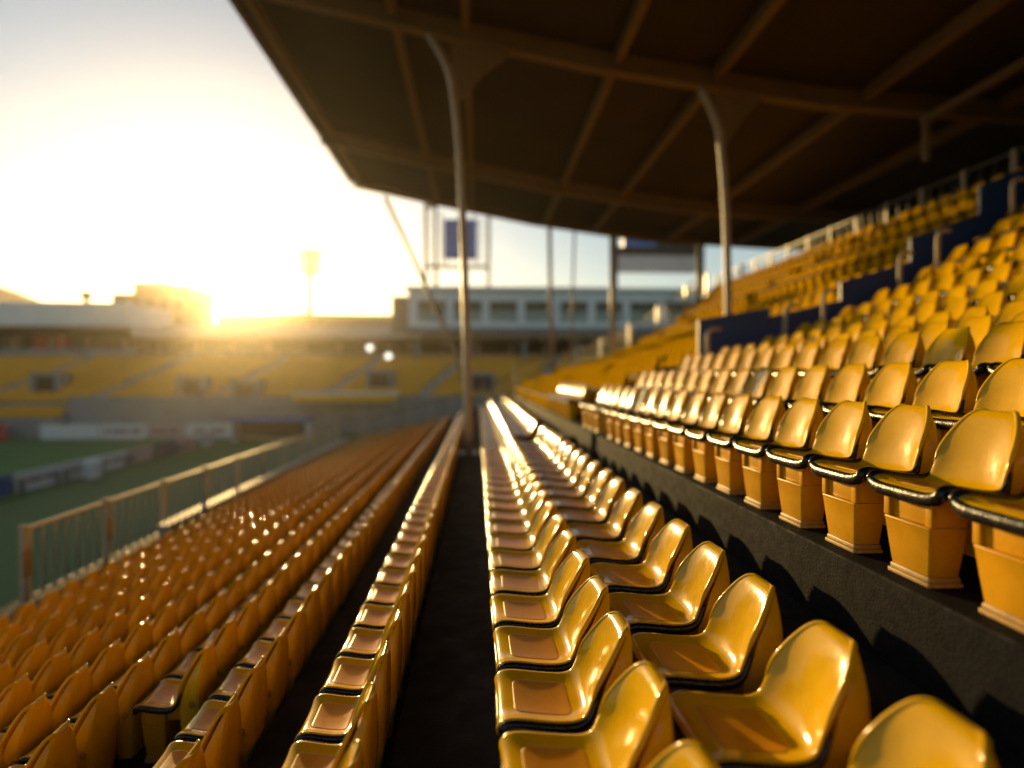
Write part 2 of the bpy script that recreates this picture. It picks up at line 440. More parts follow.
# a lighter seat for the ones past the 300 that show largest
def lite_seat():
    b = MB(); rows_, p, s, nr = shell_grid(12, 6)
    low = [[q - nr[i]*.016 for q in r] for i, r in enumerate(rows_)]
    ring = [r + list(reversed(l)) for r, l in zip(rows_, low)]
    b.loft(ring)
    ii = [i for i in range(len(p)) if s[i] > .52]
    b.tube([rows_[i][0] - nr[i]*.008 for i in ii] + [rows_[i][-1] - nr[i]*.008 for i in reversed(ii)], .013, 5)  # same added bead, so the lighter seats glint too
    fa = [0]*len(b.f); n0 = len(b.f)
    b.loft([rrect(.10,.135,.265,.143,.03,2), rrect(.42,.112,.300,.194,.03,2), rrect(.56,.186,.308,.206,.03,2), rrect(.68,.235,.311,.18,.03,2), rrect(.785,.298,.3125,.085,.006,2)])
    b.loft([rrect(0,-.24,-.06,.135,.012,2), rrect(.27,-.262,-.045,.158,.012,2), rrect(.40,-.24,-.04,.164,.012,2)])
    fa += [0]*(len(b.f)-n0); n0 = len(b.f)
    e = .228
    b.box(-.304,-.276,-.21,.21,.37,.425)
    b.box(-.275,.10,-e-.012,-e+.012,.385,.43); b.box(-.275,.10,e-.012,e+.012,.385,.43)
    fa += [1]*(len(b.f)-n0)
    return b, fa
import numpy as np
lb, lfa = lite_seat()
LV = np.array([tuple(v) for v in lb.v], dtype=np.float32)
rest = []
for s_ in spots:
    ri, x, y, z, v, n = s_
    jx, jz, jr = rnd.uniform(-.006,.006), 0, rnd.uniform(-.02,.02)
    if id(s_) in own:
        nm = rows[ri][0]; o = ordinal(n)
        lab = 'glossy yellow seat %s the camera in the %s' % ('nearest' if n == 1 else o + ' from', nm)
        r = place_seat(x+jx, y, z, lab, ri >= NL+2); r.rotation_euler = (0, rnd.uniform(-.01,.01), jr)
        r.scale = (.74, .86, 1) if ri < NL else (1.03, 1.03, 1) if ri < NL+2 else (.82, 1, 1)
    elif v or y < 12:
        rest.append((x+jx, y, z, .74 if ri < NL else 1.03 if ri < NL+2 else .82, .86 if ri < NL else 1, ri < NL+2 or (ri == NL+2 and y < 18)))
av = np.concatenate([LV*np.array((q[3],q[4],1), dtype=np.float32) + np.array(q[:3], dtype=np.float32) for q in rest])
nf = len(lb.f); nvv = len(LV)
faces = []
for i in range(len(rest)):
    o_ = i*nvv
    faces += [[q+o_ for q in f] for f in lb.f]
me = bpy.data.meshes.new('seat_mass'); me.from_pydata(av.tolist(), [], faces)
me.materials.append(M['yellow_far']); me.materials.append(M['black_far']); me.materials.append(M['yellow'])
me.polygons.foreach_set('material_index', [m_ if m_ else (2 if q[5] else 0) for q in rest for m_ in lfa]); me.polygons.foreach_set('use_smooth', [True]*len(me.polygons))
bm = bmesh.new(); bm.from_mesh(me); bmesh.ops.recalc_face_normals(bm, faces=bm.faces); bm.to_mesh(me); bm.free()
me.set_sharp_from_angle(angle=R(40))
o = bpy.data.objects.new('distant_seats', me); C.objects.link(o)
tag(o, 'mass of small yellow seats filling the far ends of the rows on the near stand', 'seats', 'yellow seats in rows on the near stand', 'stuff')
print('SEATS', len(spots), 'visible', len(vis), 'rest', len(rest))

# ------------------------------------------------------------------ terrace (structure)
Y0, Y1 = -9.0, 33.9
b = MB()
edges = [-xb + .045 for xb in LEFT]                    # riser behind each left row
for k in range(len(LEFT)):
    x1 = edges[k]; x0 = edges[k+1] if k+1 < len(LEFT) else -7.9
    b.box(x0, x1, Y0, Y1, .02, drop(LD[k]))
b.box(edges[0]+.0005, .78, Y0, Y1, .02, drop(1.98))
b.box(.7805, 1.5, Y0, Y1, .02, drop(1.80))
b.box(1.5005, 1.9495, Y0, Y1, .02, drop(1.37))
struct(b.build('terrace', M['floor'], bevel=.012))
b = MB()
for k in range(NK):
    b.box(tier_x(k) + (.0005 if k else 0), tier_x(k+1) if k < NK-1 else 18.2, Y0, Y1, .02, tier_z(k))
struct(b.build('upper_terrace', M['kerbmat'], bevel=.014))
# stair flight through the tier: half steps on the treads between the two blocks
b = MB()
b.box(1.56, 1.948, 12.1, 13.0, drop(1.37), drop(1.19))
for k in range(1, NK):
    h = tier_z(k) - tier_z(k-1)
    b.box(tier_x(k)-.4, tier_x(k)-.002, 12.1, 13.0, tier_z(k-1), tier_z(k-1)+h/2)
struct(b.build('stairs', M['wall'], bevel=.01))

# blue stepped barrier beside the stairs
root = empty('stair_barrier', 'navy blue stepped barrier climbing beside the stairs through the yellow seats', 'barrier', (4.9, 13.06, tier_z(3)))
def rel(root): return root.location
for k0, k1, h in ((4,6,1.25), (6,8,.75), (8,10,.75), (10,12,.75), (12,14,.75)):
    bb = MB(); z0 = tier_z(k0)
    zt = tier_z(k1-1) + h
    P = rel(root)
    x0, x1 = tier_x(k0)-.35, tier_x(k1)-.36
    zb0, zb1 = tier_z(k0)-.38, tier_z(k1-1)-.02
    zt0 = tier_z(k0) + h
    bb.hexa([(x0-P.x,0,zb0-P.z),(x1-P.x,0,zb1-P.z),(x1-P.x,.08,zb1-P.z),(x0-P.x,.08,zb0-P.z),
             (x0-P.x,0,zt0-P.z),(x1-P.x,0,zt-P.z),(x1-P.x,.08,zt-P.z),(x0-P.x,.08,zt0-P.z)])
    bb.build('panel', M['blue'], root, bevel=.01)
# hand rails standing on the near side of the stairs
names = ['lowest','second lowest','third lowest','middle','third highest','second highest','highest']
for i, k in enumerate((3,5,6,8,9,11,12)):
    x = tier_x(k)+.25; z = tier_z(k)
    t = empty('handrail', 'bent topped steel stair post, the %s of those beside the navy barrier' % names[i], 'handrail', (x, 12.02, z), 'handrail posts up the stairs')
    bb = MB(); bb.tube([(0,0,0),(0,0,1.0),(.02,0,1.1),(.07,0,1.16),(.15,0,1.18),(.27,0,1.18)], .042, 10); bb.build('bent_post', M['rail'], t, True)
    bb = MB(); bb.loft([[(.07*math.cos(a*math.pi/8), .07*math.sin(a*math.pi/8), zz) for a in range(16)] for zz in (.001,.015)]); bb.build('foot_flange', M['steel'], t)

# ------------------------------------------------------------------ railings
def bar_fence(name, label, pts, h, step, post_step, post_m, bar_m, rail_m, bw=.016):
    """pts: polyline of base points; one thing with posts, rails and a bar infill"""
    t = empty(name, label, 'fence', pts[0]); O = Vector(pts[0])
    pts = [Vector(p)-O for p in pts]
    inf = MB(); rail = MB(); posts = []
    for a, c in zip(pts, pts[1:]):
        d = c-a; L = d.length; n = max(1, int(L/step)); flat = Vector((d.x, d.y, 0)).length
        for i in range(n):
            q = a + d*((i+.5)/n)
            inf.box(q.x-bw, q.x+bw, q.y-bw, q.y+bw, q.z+.09, q.z+h-.02)
        u = d.normalized(); w = Vector((-u.y, u.x, 0)).normalized()*.035
        for z0, z1 in ((h-.02, h+.045), (.05, .09)):
            rail.hexa([a-w+Vector((0,0,z0)), c-w+Vector((0,0,z0)), c+w+Vector((0,0,z0)), a+w+Vector((0,0,z0)),
                       a-w+Vector((0,0,z1)), c-w+Vector((0,0,z1)), c+w+Vector((0,0,z1)), a+w+Vector((0,0,z1))])
        m = max(1, round(L/post_step))
        for i in range(m+1):
            posts.append(a + d*(i/m))
    inf.build('bars', bar_m, t); rail.build('rails', rail_m, t, bevel=.008)
    seen = []
    for q in posts:
        if any((q-s).length < .3 for s in seen): continue
        seen.append(q)
        p = MB().box(q.x-.05, q.x+.05, q.y-.05, q.y+.05, q.z+.001, q.z+h+.09).build('post', post_m, t, bevel=.01)
    return t, seen
zf = drop(LD[-1])
t, pp = bar_fence('front_railing', 'grey barred railing with a flat warm top rail along the front of the stand', [(-7.65, 10.7, zf), (-7.65, 33.6, zf)], 1.24, .30, 2.33, M['rail'], M['steel'], M['rail'], .022)
for q in pp[:2]:
    MB().box(q.x+.051, q.x+.063, q.y-.11, q.y+.11, q.z+.45, q.z+.92).build('number_plate', M['tan'], t, bevel=.004)
# end fence climbing across the far ends of the rows
ep = [(-7.6, 33.75, zf)]
for k in range(len(LEFT)-1, -1, -2): ep.append((edges[k]-.1, 33.75, drop(LD[k])))
ep += [(.3, 33.75, drop(1.98)), (1.3, 33.75, drop(1.80)), (2.1, 33.75, drop(.96))]
for k in range(2, NK, 2): ep.append((tier_x(k)+.1, 33.75, tier_z(k)))
ep.append((tier_x(NK-1)+.5, 33.75, tier_z(NK-1)))
bar_fence('end_fence', 'tall grey barred fence climbing across the far ends of all the rows', ep, 1.55, .22, 1.8, M['steel'], M['darksteel'], M['darksteel'])
bx = tier_x(NK-1)+.86
bar_fence('back_fence', 'grey barred fence with pale posts behind the topmost row of seats', [(bx, -6, tier_z(NK-1)), (bx, 33.2, tier_z(NK-1))], 1.35, .45, 1.6, M['post'], M['darksteel'], M['darksteel'])
# flat coping between the first row and the railing
t = empty('parapet', 'low concrete parapet with a flat sunlit coping in front of the lowest row', 'wall', (-7.05, 14.0, zf))
MB().box(-.08, .08, 0, 19.3, .001, .46).build('wall_body', M['concrete'], t)
MB().box(-.15, .15, -.02, 19.35, .4605, .52).build('coping', M['rail'], t, bevel=.01)

# ------------------------------------------------------------------ roof of the near stand
RP = [(-6.65,10.4),(-2.0,9.45),(3.0,8.5),(9.0,7.7),(15.5,7.4),(18.4,7.3)]
def roof_z(x):
    for (a, za), (c, zc) in zip(RP, RP[1:]):
        if a <= x <= c: return EYE + za + (zc-za)*(x-a)/(c-a)
    return EYE + RP[-1][1]
RY0, RY1 = -14.0, 33.0
root = empty('stand_roof', 'dark brown pitched roof with steel beams sheltering the upper rows of the near stand', 'roof', (18.2, 10, tier_z(NK-1)))
P0 = root.location
def rl(x, y, z): return (x-P0.x, y-P0.y, z-P0.z)
b = MB()
for (a, za), (c, zc) in zip(RP, RP[1:]):
    b.hexa([rl(a,RY0,EYE+za), rl(c,RY0,EYE+zc), rl(c,RY1,EYE+zc), rl(a,RY1,EYE+za),
            rl(a,RY0,EYE+za+.22), rl(c,RY0,EYE+zc+.22), rl(c,RY1,EYE+zc+.22), rl(a,RY1,EYE+za+.22)])
b.build('roof_deck', M['roof'], root)
b = MB(); z = EYE+10.4; b.hexa([rl(-6.80,RY0,z-.12), rl(-6.652,RY0,z-.12), rl(-6.652,RY1,z-.12), rl(-6.80,RY1,z-.12), rl(-6.80,RY0,z+.42), rl(-6.652,RY0,z+.42), rl(-6.652,RY1,z+.42), rl(-6.80,RY1,z+.42)])
b.build('fascia', M['beam'], root, bevel=.01)
for yb, dep in ((-1.0,.62),(8.0,.62),(15.8,.55),(26.0,.62),(32.7,.35)):
    b = MB()
    for w, d0, d1 in ((.03, .004, dep-.05), (.16, dep-.05, dep)):
        for (a, za), (c, zc) in zip(RP, RP[1:]):
            if a == RP[0][0]: a += .1
            za, zc = roof_z(a), roof_z(c)
            b.hexa([rl(a,yb-w,za-d1), rl(c,yb-w,zc-d1), rl(c,yb+w,zc-d1), rl(a,yb+w,za-d1),
                    rl(a,yb-w,za-d0), rl(c,yb-w,zc-d0), rl(c,yb+w,zc-d0), rl(a,yb+w,za-d0)])
    b.build('beam', M['beam'], root)
for xp, w, d in ((-6.1,.09,.30),(-2.15,.10,.34),(-.3,.10,.34),(3.6,.10,.34),(6.2,.10,.34),(10.2,.10,.34),(14.0,.10,.34)):
    b = MB(); z = roof_z(xp) - .03
    ys = [RY0+.2, -1.2, -.8, 7.8, 8.2, 15.6, 16.0, 25.8, 26.2, 32.5]
    for q in range(0, len(ys), 2):
        b.box(xp-w-P0.x, xp+w-P0.x, ys[q]-P0.y, ys[q+1]-P0.y, z-d-P0.z, z-P0.z)
    b.build('purlin', M['beam'], root)
b = MB(); b.box(18.205-P0.x, 18.45-P0.x, Y0-P0.y, 33.0-P0.y, -4, EYE+7.28-P0.z); b.build('back_wall', M['wall'], root)
b = MB(); b.box(11.9-P0.x, 12.1-P0.x, 4-P0.y, 15.9-P0.y, EYE+6.82-P0.z, EYE+6.98-P0.z)
for yy in (6., 11.): b.box(11.97-P0.x, 12.03-P0.x, yy-P0.y, yy+.06-P0.y, EYE+6.98-P0.z, roof_z(12)-P0.z-.002)
b.box(11.93-P0.x, 12.07-P0.x, 15.7-P0.y, 15.86-P0.y, EYE+5.8-P0.z, EYE+6.819-P0.z)
b.build('service_duct', M['beam'], root)
# gantry stanchions behind the last row
for i, yy in enumerate((15., 20.5, 26.)):
    b = MB(); b.box(16.9-P0.x, 17.15-P0.x, yy-P0.y, yy+.25-P0.y, .002, roof_z(17)-P0.z-.66); b.build('rear_post', M['beam'], root)

# roof columns and props (each stands by itself)
def column(label, pts, rad, gusset=None):
    t = empty('roof_column', label, 'column', pts[0], 'steel columns under the near roof'); O = Vector(pts[0])
    b = MB(); b.tube([Vector(p)-O for p in pts], rad, 12); b.build('shaft', M['post'], t, True)
    b = MB(); b.box(-.24,.24,-.24,.24,.001,.03); b.build('base_plate', M['steel'], t, bevel=.004)
    if gusset:
        b = MB(); g = [Vector((p[0], pts[0][1], p[1]))-O for p in gusset]; w = Vector((0,.05,0))
        b.loft([[q-w for q in g], [q+w for q in g]]); b.build('gusset', M['beam'], t)
    return t
zb = lambda x: roof_z(x) - .56
column('tall pale column with a bent head standing in the dark aisle left of centre',
       catmull([(-.24,15.8,drop(1.98)),(-.32,15.8,EYE+2),(-.45,15.8,EYE+5.5),(-.62,15.8,EYE+7.3),(-.80,15.8,EYE+8.0),(-1.25,15.8,zb(-1.25)+.02)], 14), .10,
       [(-.62,EYE+6.9),(-.70,zb(-.6)-.08),(.85,zb(.85)-.01),(.1,EYE+7.75)])
k6 = 5
column('pale column with a bent head rising from the upper yellow seats to the main beam',
       catmull([(6.62,15.8,tier_z(k6)),(6.55,15.8,EYE+4),(6.38,15.8,EYE+6.2),(6.2,15.8,EYE+6.85),(5.85,15.8,zb(5.85)+.02)], 12), .10,
       [(6.45,EYE+6.0),(6.2,zb(6.2)-.09),(7.5,zb(7.5)-.01),(6.95,EYE+6.75)])
column('thin raked prop leaning out from the far end of the aisle to the roof corner',
       [(-.15,33.3,drop(1.98)),(-1.6,33.2,EYE+2.2),(-4.95,32.95,EYE+9.6)], [.12,.13,.11])
column('slim dark post under the far edge of the roof beside the press box', [(4.1,32.7,tier_z(2)),(3.9,32.7,EYE+4),(3.85,32.7,roof_z(3.85)-.36)], .11)
column('thinnest slightly leaning post under the far edge of the roof, between two others', [(4.95,32.7,tier_z(3)),(5.2,32.7,roof_z(5.2)-.36)], .06)
column('stout dark post under the far edge of the roof beside the video board', [(7.3,32.7,tier_z(6)),(7.25,32.7,roof_z(7.25)-.36)], .16)
column('post at the right under the far edge of the roof among the topmost rows', [(12.0,32.7,tier_z(12)),(12.0,32.7,roof_z(12)-.36)], .13)

# ------------------------------------------------------------------ ground, pitch, boards
b = MB(); b.box(-450, 450, -200, 620, -1, 0); struct(b.build('ground', M['ground']))
b = MB(); b.grid([[(-100,-30,.004),(-29,-30,.004)],[(-100,66,.004),(-29,66,.004)]]); struct(b.build('pitch', M['pitch']))
b = MB()
for x0,x1,y0,y1 in ((-98,-31,63.9,64.02),(-31.12,-31,-28,64.0),):
    b.grid([[(x0,y0,.008),(x1,y0,.008)],[(x0,y1,.008),(x1,y1,.008)]])
struct(b.build('pitch_marking', M['b_white']))
def board(label, x, y, L, h, m, along, prints):
    t = empty('advertising_board', label, 'board', (x, y, .01), 'advertising boards round the pitch')
    if along == 'y':
        MB().box(-.05,.05,0,L-.06,.06,h).build('panel', m, t, bevel=.01)
        for f in (.1,.9): MB().box(.051,.35,L*f-.04,L*f+.04,0,h*.7).build('strut', M['steel'], t)
        if prints:
            b = MB()
            for a0, a1 in prints: b.box(.0505,.056,L*a0,L*a1,h*.42,h*.66)
            b.build('print', M['b_print'], t)
    else:
        MB().box(0,L-.06,-.05,.05,.06,h).build('panel', m, t, bevel=.01)
        for f in (.1,.9): MB().box(L*f-.04,L*f+.04,.051,.35,0,h*.7).build('strut', M['steel'], t)
        if prints:
            b = MB()
            for a0, a1 in prints: b.box(L*a0,L*a1,-.056,-.0505,h*.38,h*.66)
            b.build('print', M['b_print'], t)
pat = [((.1,.3),(.33,.5),(.55,.82)), ((.15,.42),(.5,.85)), None, ((.08,.2),(.24,.6),(.65,.9))]
side = [('white','b_white'),('navy','b_navy'),('blue','b_blue'),('white','b_white'),('white','b_white'),('white','b_white'),('rose','b_rose'),('navy','b_navy'),('rose','b_rose'),('white','b_white')]
sidelab = ['white board nearest the camera along the touchline','navy board along the touchline behind the nearest white one','bright blue board along the touchline','white printed board just behind the bright blue one',
 'white touchline board beside the pale equipment chest','white touchline board just past the equipment chest','rose tinted touchline board between white and navy boards','navy touchline board between two rose boards','rose tinted touchline board before the last white one','white touchline board nearest the corner of the pitch']
for i, (c, m) in enumerate(side):
    board(sidelab[i], -27.5, 26+3.9*i, 3.9, 1.25, M[m], 'y', pat[i % 4] if m in ('b_white','b_rose') else None)
far = [(-60,4.9,'b_red','red board at the far left end of the pitch'),(-55,3.0,'b_red','small red board beside the gap at the end of the pitch'),(-48.5,6.3,'b_white','white board behind the goal line, first after the dark gap'),
       (-42.1,5.0,'b_white','white board behind the goal line between white and rose boards'),(-37.0,4.2,'b_rose','rose board behind the goal line among white ones'),(-32.7,5.0,'b_white','white board behind the goal line next to the corner')]
for i, (x, L, m, lab) in enumerate(far): board(lab, x, 70.5, L, 1.75, M[m], 'x', pat[i % 4])
t = empty('equipment_chest', 'pale blue white equipment chest standing beside the touchline boards', 'chest', (-26.3, 43.2, .005))
MB().box(-.35,.35,-.5,.5,.05,1.2).build('chest_body', M['b_white'], t, bevel=.06)
MB().box(-.38,.38,-.53,.53,1.201,1.34).build('lid', M['white'], t, bevel=.05)
for x in (-.28,.28): MB().box(x-.06,x+.06,-.45,.45,0,.049).build('skid', M['dark'], t)
# shelter by the corner
t = empty('dugout', 'low dark team shelter with a blue roof edge beside the corner of the pitch', 'dugout', (-26.5, 67.5, .005))
MB().box(0,8,1.6,1.75,0,2.3).build('back_panel', M['wall'], t)
b = MB(); b.hexa([(-.1,-.6,2.05),(8.1,-.6,2.05),(8.1,1.9,2.35),(-.1,1.9,2.35),(-.1,-.6,2.45),(8.1,-.6,2.45),(8.1,1.9,2.6),(-.1,1.9,2.6)]); b.build('canopy', M['b_blue'], t, bevel=.05)
for x in (0.,7.85): MB().box(x,x+.15,-.4,1.59,0,2.04).build('side_panel', M['b_white'], t)
MB().box(.3,7.7,.9,1.4,0,.5).build('bench', M['tan'], t)

# ------------------------------------------------------------------ stand across the end of the pitch
root = empty('far_grandstand', 'long yellow seated grandstand with a pale flat roof across the end of the pitch', 'grandstand', (-20, 74, 0))
P = root.location
def fb(x0,x1,y0,y1,z0,z1): return (x0-P.x, x1-P.x, y0-P.y, y1-P.y, z0-P.z, z1-P.z)
XL, XM, XR = -85, -47.5, 34
NR = 14
def ft_z(i): return EYE - 3.1 + .43*i
def ft_y(i): return 75.2 + 1.0*i
b = MB()
for i in range(NR): b.box(*fb(XL, XR, ft_y(i)+.0005, ft_y(i+1), .01, ft_z(i)))
b.box(*fb(XL, -48.5, 73.2, 74.2, .01, EYE-4.9)); b.box(*fb(XL, -48.5, 74.2005, 75.2, .01, EYE-4.3))
b.box(*fb(XL, XR, 89.2005, 99, .01, ft_z(NR-1)+.3))
b.build('tier', M['concrete'], root)
b = MB(); b.box(*fb(-48.4, XR, 74.85, 75.19, .01, EYE-2.3)); b.box(*fb(XL, -48.5, 72.85, 73.19, .01, EYE-4.7)); b.build('front_wall', M['concrete'], root)
gaps = [-57.5, -44.5, -30.8, -17.5, -5.5, 8, 20]
b = MB()
vom = [(-53.2, 3), (-35.2, 2), (-28.4, 1), (-12.6, 4), (0.5, 3)]
for i in range(-2, NR):
    y, z = (ft_y(i)+.45, ft_z(i)) if i >= 0 else (73.65 + (i+2)*1.0, EYE - (4.9 if i == -2 else 4.3))
    x = XL+.5; xe = XR-.5 if i >= 0 else -49.2
    while x < xe:
        lean = .8*(i-5)
        skip = any(abs(x - (g + lean*.55)) < .85 for g in gaps) or any(abs(x-vx) < 1.5 and abs(i-vi) < 2 for vx, vi in vom)
        if not skip:
            b.box(*fb(x, x+.5, y, y+.42, z+.38, z+.46)); b.box(*fb(x, x+.5, y+.4205, y+.52, z+.10, z+.85))
        x += .56
so = b.build('seat_rows', M['farseat'], root); so['kind'] = 'stuff'
for g in gaps:
    b = MB()
    for i in range(NR):
        xx = g + .44*(i-5)
        b.box(*fb(xx-.6, xx+.6, ft_y(i)-.25, ft_y(i)+.9, ft_z(i)+.001 if i else .02, ft_z(i)+.19))
    b.build('stair', M['pink'], root)
for vx, vi in vom:
    yy, zz = ft_y(vi)-.3, ft_z(vi)
    b = MB(); b.box(*fb(vx-1.7,vx-1.2,yy,yy+2.4,zz-.5,zz+1.9)); b.box(*fb(vx+1.2,vx+1.7,yy,yy+2.4,zz-.5,zz+1.9)); b.box(*fb(vx-1.7,vx+1.7,yy,yy+2.4,zz+1.9005,zz+2.35))
    p = b.build('portal', M['concrete'], root)
    MB().box(*fb(vx-1.19,vx+1.19,yy+.6,yy+2.3,zz-.45,zz+1.89)).build('doorway', M['dark'], p)
b = MB(); b.box(*fb(XL, XM, 88.4, 88.7, EYE+2.55, EYE+3.9)); b.box(*fb(XM+.3, XR, 88.4, 88.7, EYE+2.55, EYE+3.1)); b.build('balcony_front', M['concrete'], root, bevel=.03)
b = MB(); b.box(*fb(XL, XR, 95, 95.4, ft_z(NR-1), EYE+8)); b.build('concourse_wall', M['dark'], root)
for x in [XL+5*i for i in range(24)]:
    MB().box(*fb(x-.25, x+.25, 89.4, 89.9, ft_z(NR-1)+.31, EYE+5.49)).build('pillar', M['tan'], root)
b = MB(); b.box(*fb(XL, XM, 86, 98, EYE+6.9, EYE+10.2)); b.build('roof', M['white'], root, bevel=.1)
b = MB(); b.box(*fb(XM+.01, XR, 86.4, 98, EYE+5.5, EYE+7.1)); b.build('roof', M['pink'], root, bevel=.1)
for x0, x1, m in ((-66,-61,'b_red'),(-71,-67.5,'dim'),(-52,-49,'dim')):
    MB().box(*fb(x0,x1,94.6,94.98,EYE+3.8,EYE+6.2)).build('shop_front', M[m], root)
# low canopy inside the stand
t = empty('terrace_canopy', 'low flat grey canopy with a yellow fascia in front of the far seats', 'canopy', (-16, 72.6, .005))
MB().box(-5.5,6.5,-.6,2.1,4.75,5.2).build('canopy_roof', M['white'], t, bevel=.04)
MB().box(-5.5,6.5,-.75,-.605,4.1,5.0).build('fascia', M['farseat'], t)
for x in (-5.2,-1.5,2.5,6.2): MB().box(x-.1,x+.1,-.4,-.2,0,4.749).build('post', M['steel'], t)
# two lamps below the far roof
for lab, x, z in (('larger round white lamp glowing under the far roof', -12.6, 2.95), ('smaller round white lamp under the far roof, left of the larger', -15.2, 4.1)):
    r = .46 if 'larger' in lab else .28
    t = empty('flood_lamp', lab, 'lamp', (x, 86.8, EYE+z), 'lamps under the far roof')
    MB().loft([[(q*math.cos(a*math.pi/10), y, q*math.sin(a*math.pi/10)) for a in range(20)] for q, y in ((r,-.05),(r*1.05,.05),(r*.7,.4),(r*.3,.5))]).build('housing', M['steel'], t, True)
    MB().loft([[(q*math.cos(a*math.pi/10), y, q*math.sin(a*math.pi/10)) for a in range(20)] for q, y in ((r*.9,-.08),(r*.94,-.052))]).build('lens', M['lamp'], t)
    MB().tube([(0,.3,r*.6),(0,.3,5.5-z+.01)], .06).build('hanger', M['steel'], t)
# roof vent
t = empty('roof_vent', 'small dark mushroom vent on a stalk above the far roof', 'vent', (-55.5, 90, EYE+10.2))
MB().tube([(0,0,0),(0,0,1.0)], .35, 10).build('stalk', M['tan'], t); MB().loft([[(q*math.cos(a*math.pi/8),q*math.sin(a*math.pi/8),z) for a in range(16)] for q,z in ((.6,1.0),(1.0,1.2),(.8,1.7),(.2,2.0))]).build('cowl', M['dim'], t, True)

# press box on the far roof
t = empty('press_box', 'long white press box with a band of windows above the far stand', 'building', (9, 84.5, EYE+6.0)); P = t.location
x0, x1 = -9.6, 31
def pb(a,c,y0,y1,z0,z1): return (a-P.x, c-P.x, y0-P.y, y1-P.y, z0-P.z, z1-P.z)
b = MB(); b.box(*pb(x0,x1,85.0,97,EYE+6.4,EYE+12.0)); b.build('wall', M['white'], t, bevel=.05)
b = MB(); b.box(*pb(x0-.4,x1+.4,84.3,97.4,EYE+12.001,EYE+12.5)); b.build('roof', M['white'], t, bevel=.05)
b = MB(); b.box(*pb(x0-.2,x1+.2,84.2,84.999,EYE+6.1,EYE+6.9)); b.build('ledge', M['concrete'], t, bevel=.04)
b = MB(); b.box(*pb(x0-2.4,x0-.002,86,97,EYE+6.3,EYE+11.3)); b.build('stair_block', M['tan'], t, bevel=.05)
for i in range(8):
    a = x0+1.3+4.95*i; wd = 3.9
    f = MB(); f.box(*pb(a-.12,a,84.9,84.999,EYE+7.6,EYE+10.7)); f.box(*pb(a+wd,a+wd+.12,84.9,84.999,EYE+7.6,EYE+10.7)); f.box(*pb(a,a+wd,84.9,84.999,EYE+7.6,EYE+7.75)); f.box(*pb(a,a+wd,84.9,84.999,EYE+10.55,EYE+10.7))
    w = f.build('window', M['white'], t)
    MB().box(*pb(a+.002,a+wd-.002,84.94,84.998,EYE+7.752,EYE+9.2)).build('pane', M['glass'], w)
    MB().box(*pb(a+.002,a+wd-.002,84.93,84.998,EYE+9.2005,EYE+10.548)).build('blind', M['dim'], w)
# ground columns so the press box stands on the stand below
for i in range(6):
    a = x0+1+7.6*i; MB().box(*pb(a-.3,a+.3,87.2,87.8,ft_z(12),EYE+6.399)).build('leg', M['concrete'], t)

# blue screen on a steel tower above the press box
t = empty('screen_tower', 'blue backed screen in an open steel tower above the press box', 'scoreboard', (-3.1, 92, EYE+12.5))
b = MB()
for x in (-4.7, -3.2, 4.7): b.box(x-.26,x+.26,-.26,.26,0,(13.4 if x < 0 else 11.8))
for z in (4.0, 13.0): b.box(-4.7,4.7 if z < 5 else -3.36,-.2,.2,z-.22,z+.22)
for i in range(9):
    z = 4.2+.98*i; b.hexa([(-4.6,-.06,z),(-3.3,-.06,z+.8),(-3.3,.06,z+.8),(-4.6,.06,z),(-4.6,-.06,z+.14),(-3.3,-.06,z+.94),(-3.3,.06,z+.94),(-4.6,.06,z+.14)])
for i in range(6):
    z = 5+1.1*i; b.box(3.35,4.54,-.05,.05,z,z+.12)
b.box(3.2,3.35,-.1,.1,4.14,11.5)
b.build('frame', M['beam'], t)
MB().box(-2.0,3.0,-.7,.7,5.2,11.0).build('screen', M['screen'], t, bevel=.1)
MB().box(-4.7,4.9,-1.3,-.17,3.7,3.95).build('walkway', M['beam'], t)
b = MB()
for x in (-1.6, 2.6): b.box(x-.1,x+.1,-.1,.1,4.141,5.199)
b.build('screen_support', M['beam'], t)
for x, y in ((-2.3,0),(.3,0),(2.4,0)): MB().tube([(x,y,11.0 if x>-2.1 else 4.141),(x,y,12.3)], .12, 8).build('mast', M['beam'], t)
# video board at the right
t = empty('video_board', 'wide dark framed video board with a pale pink panel under the roof edge', 'scoreboard', (27.6, 92, EYE+12.5))
for x in (-6.7, 6.7): MB().box(x-.3,x+.3,-.3,.3,0,9.6).build('post', M['dark'], t)
MB().box(-6.39,6.39,-.3,.3,3.4,6.0).build('panel', M['pink'], t, bevel=.06)
MB().box(-6.39,6.39,-.35,.35,6.01,7.3).build('top_band', M['dark'], t, bevel=.04)
MB().box(-5.6,-.6,-.4,.4,7.31,9.3).build('screen', M['screen'], t, bevel=.06)
MB().box(-.55,6.39,-.3,.3,7.31,9.3).build('header', M['dark'], t)
MB().box(-6.39,6.39,-.15,.15,.6,.9).build('crossbar', M['beam'], t)

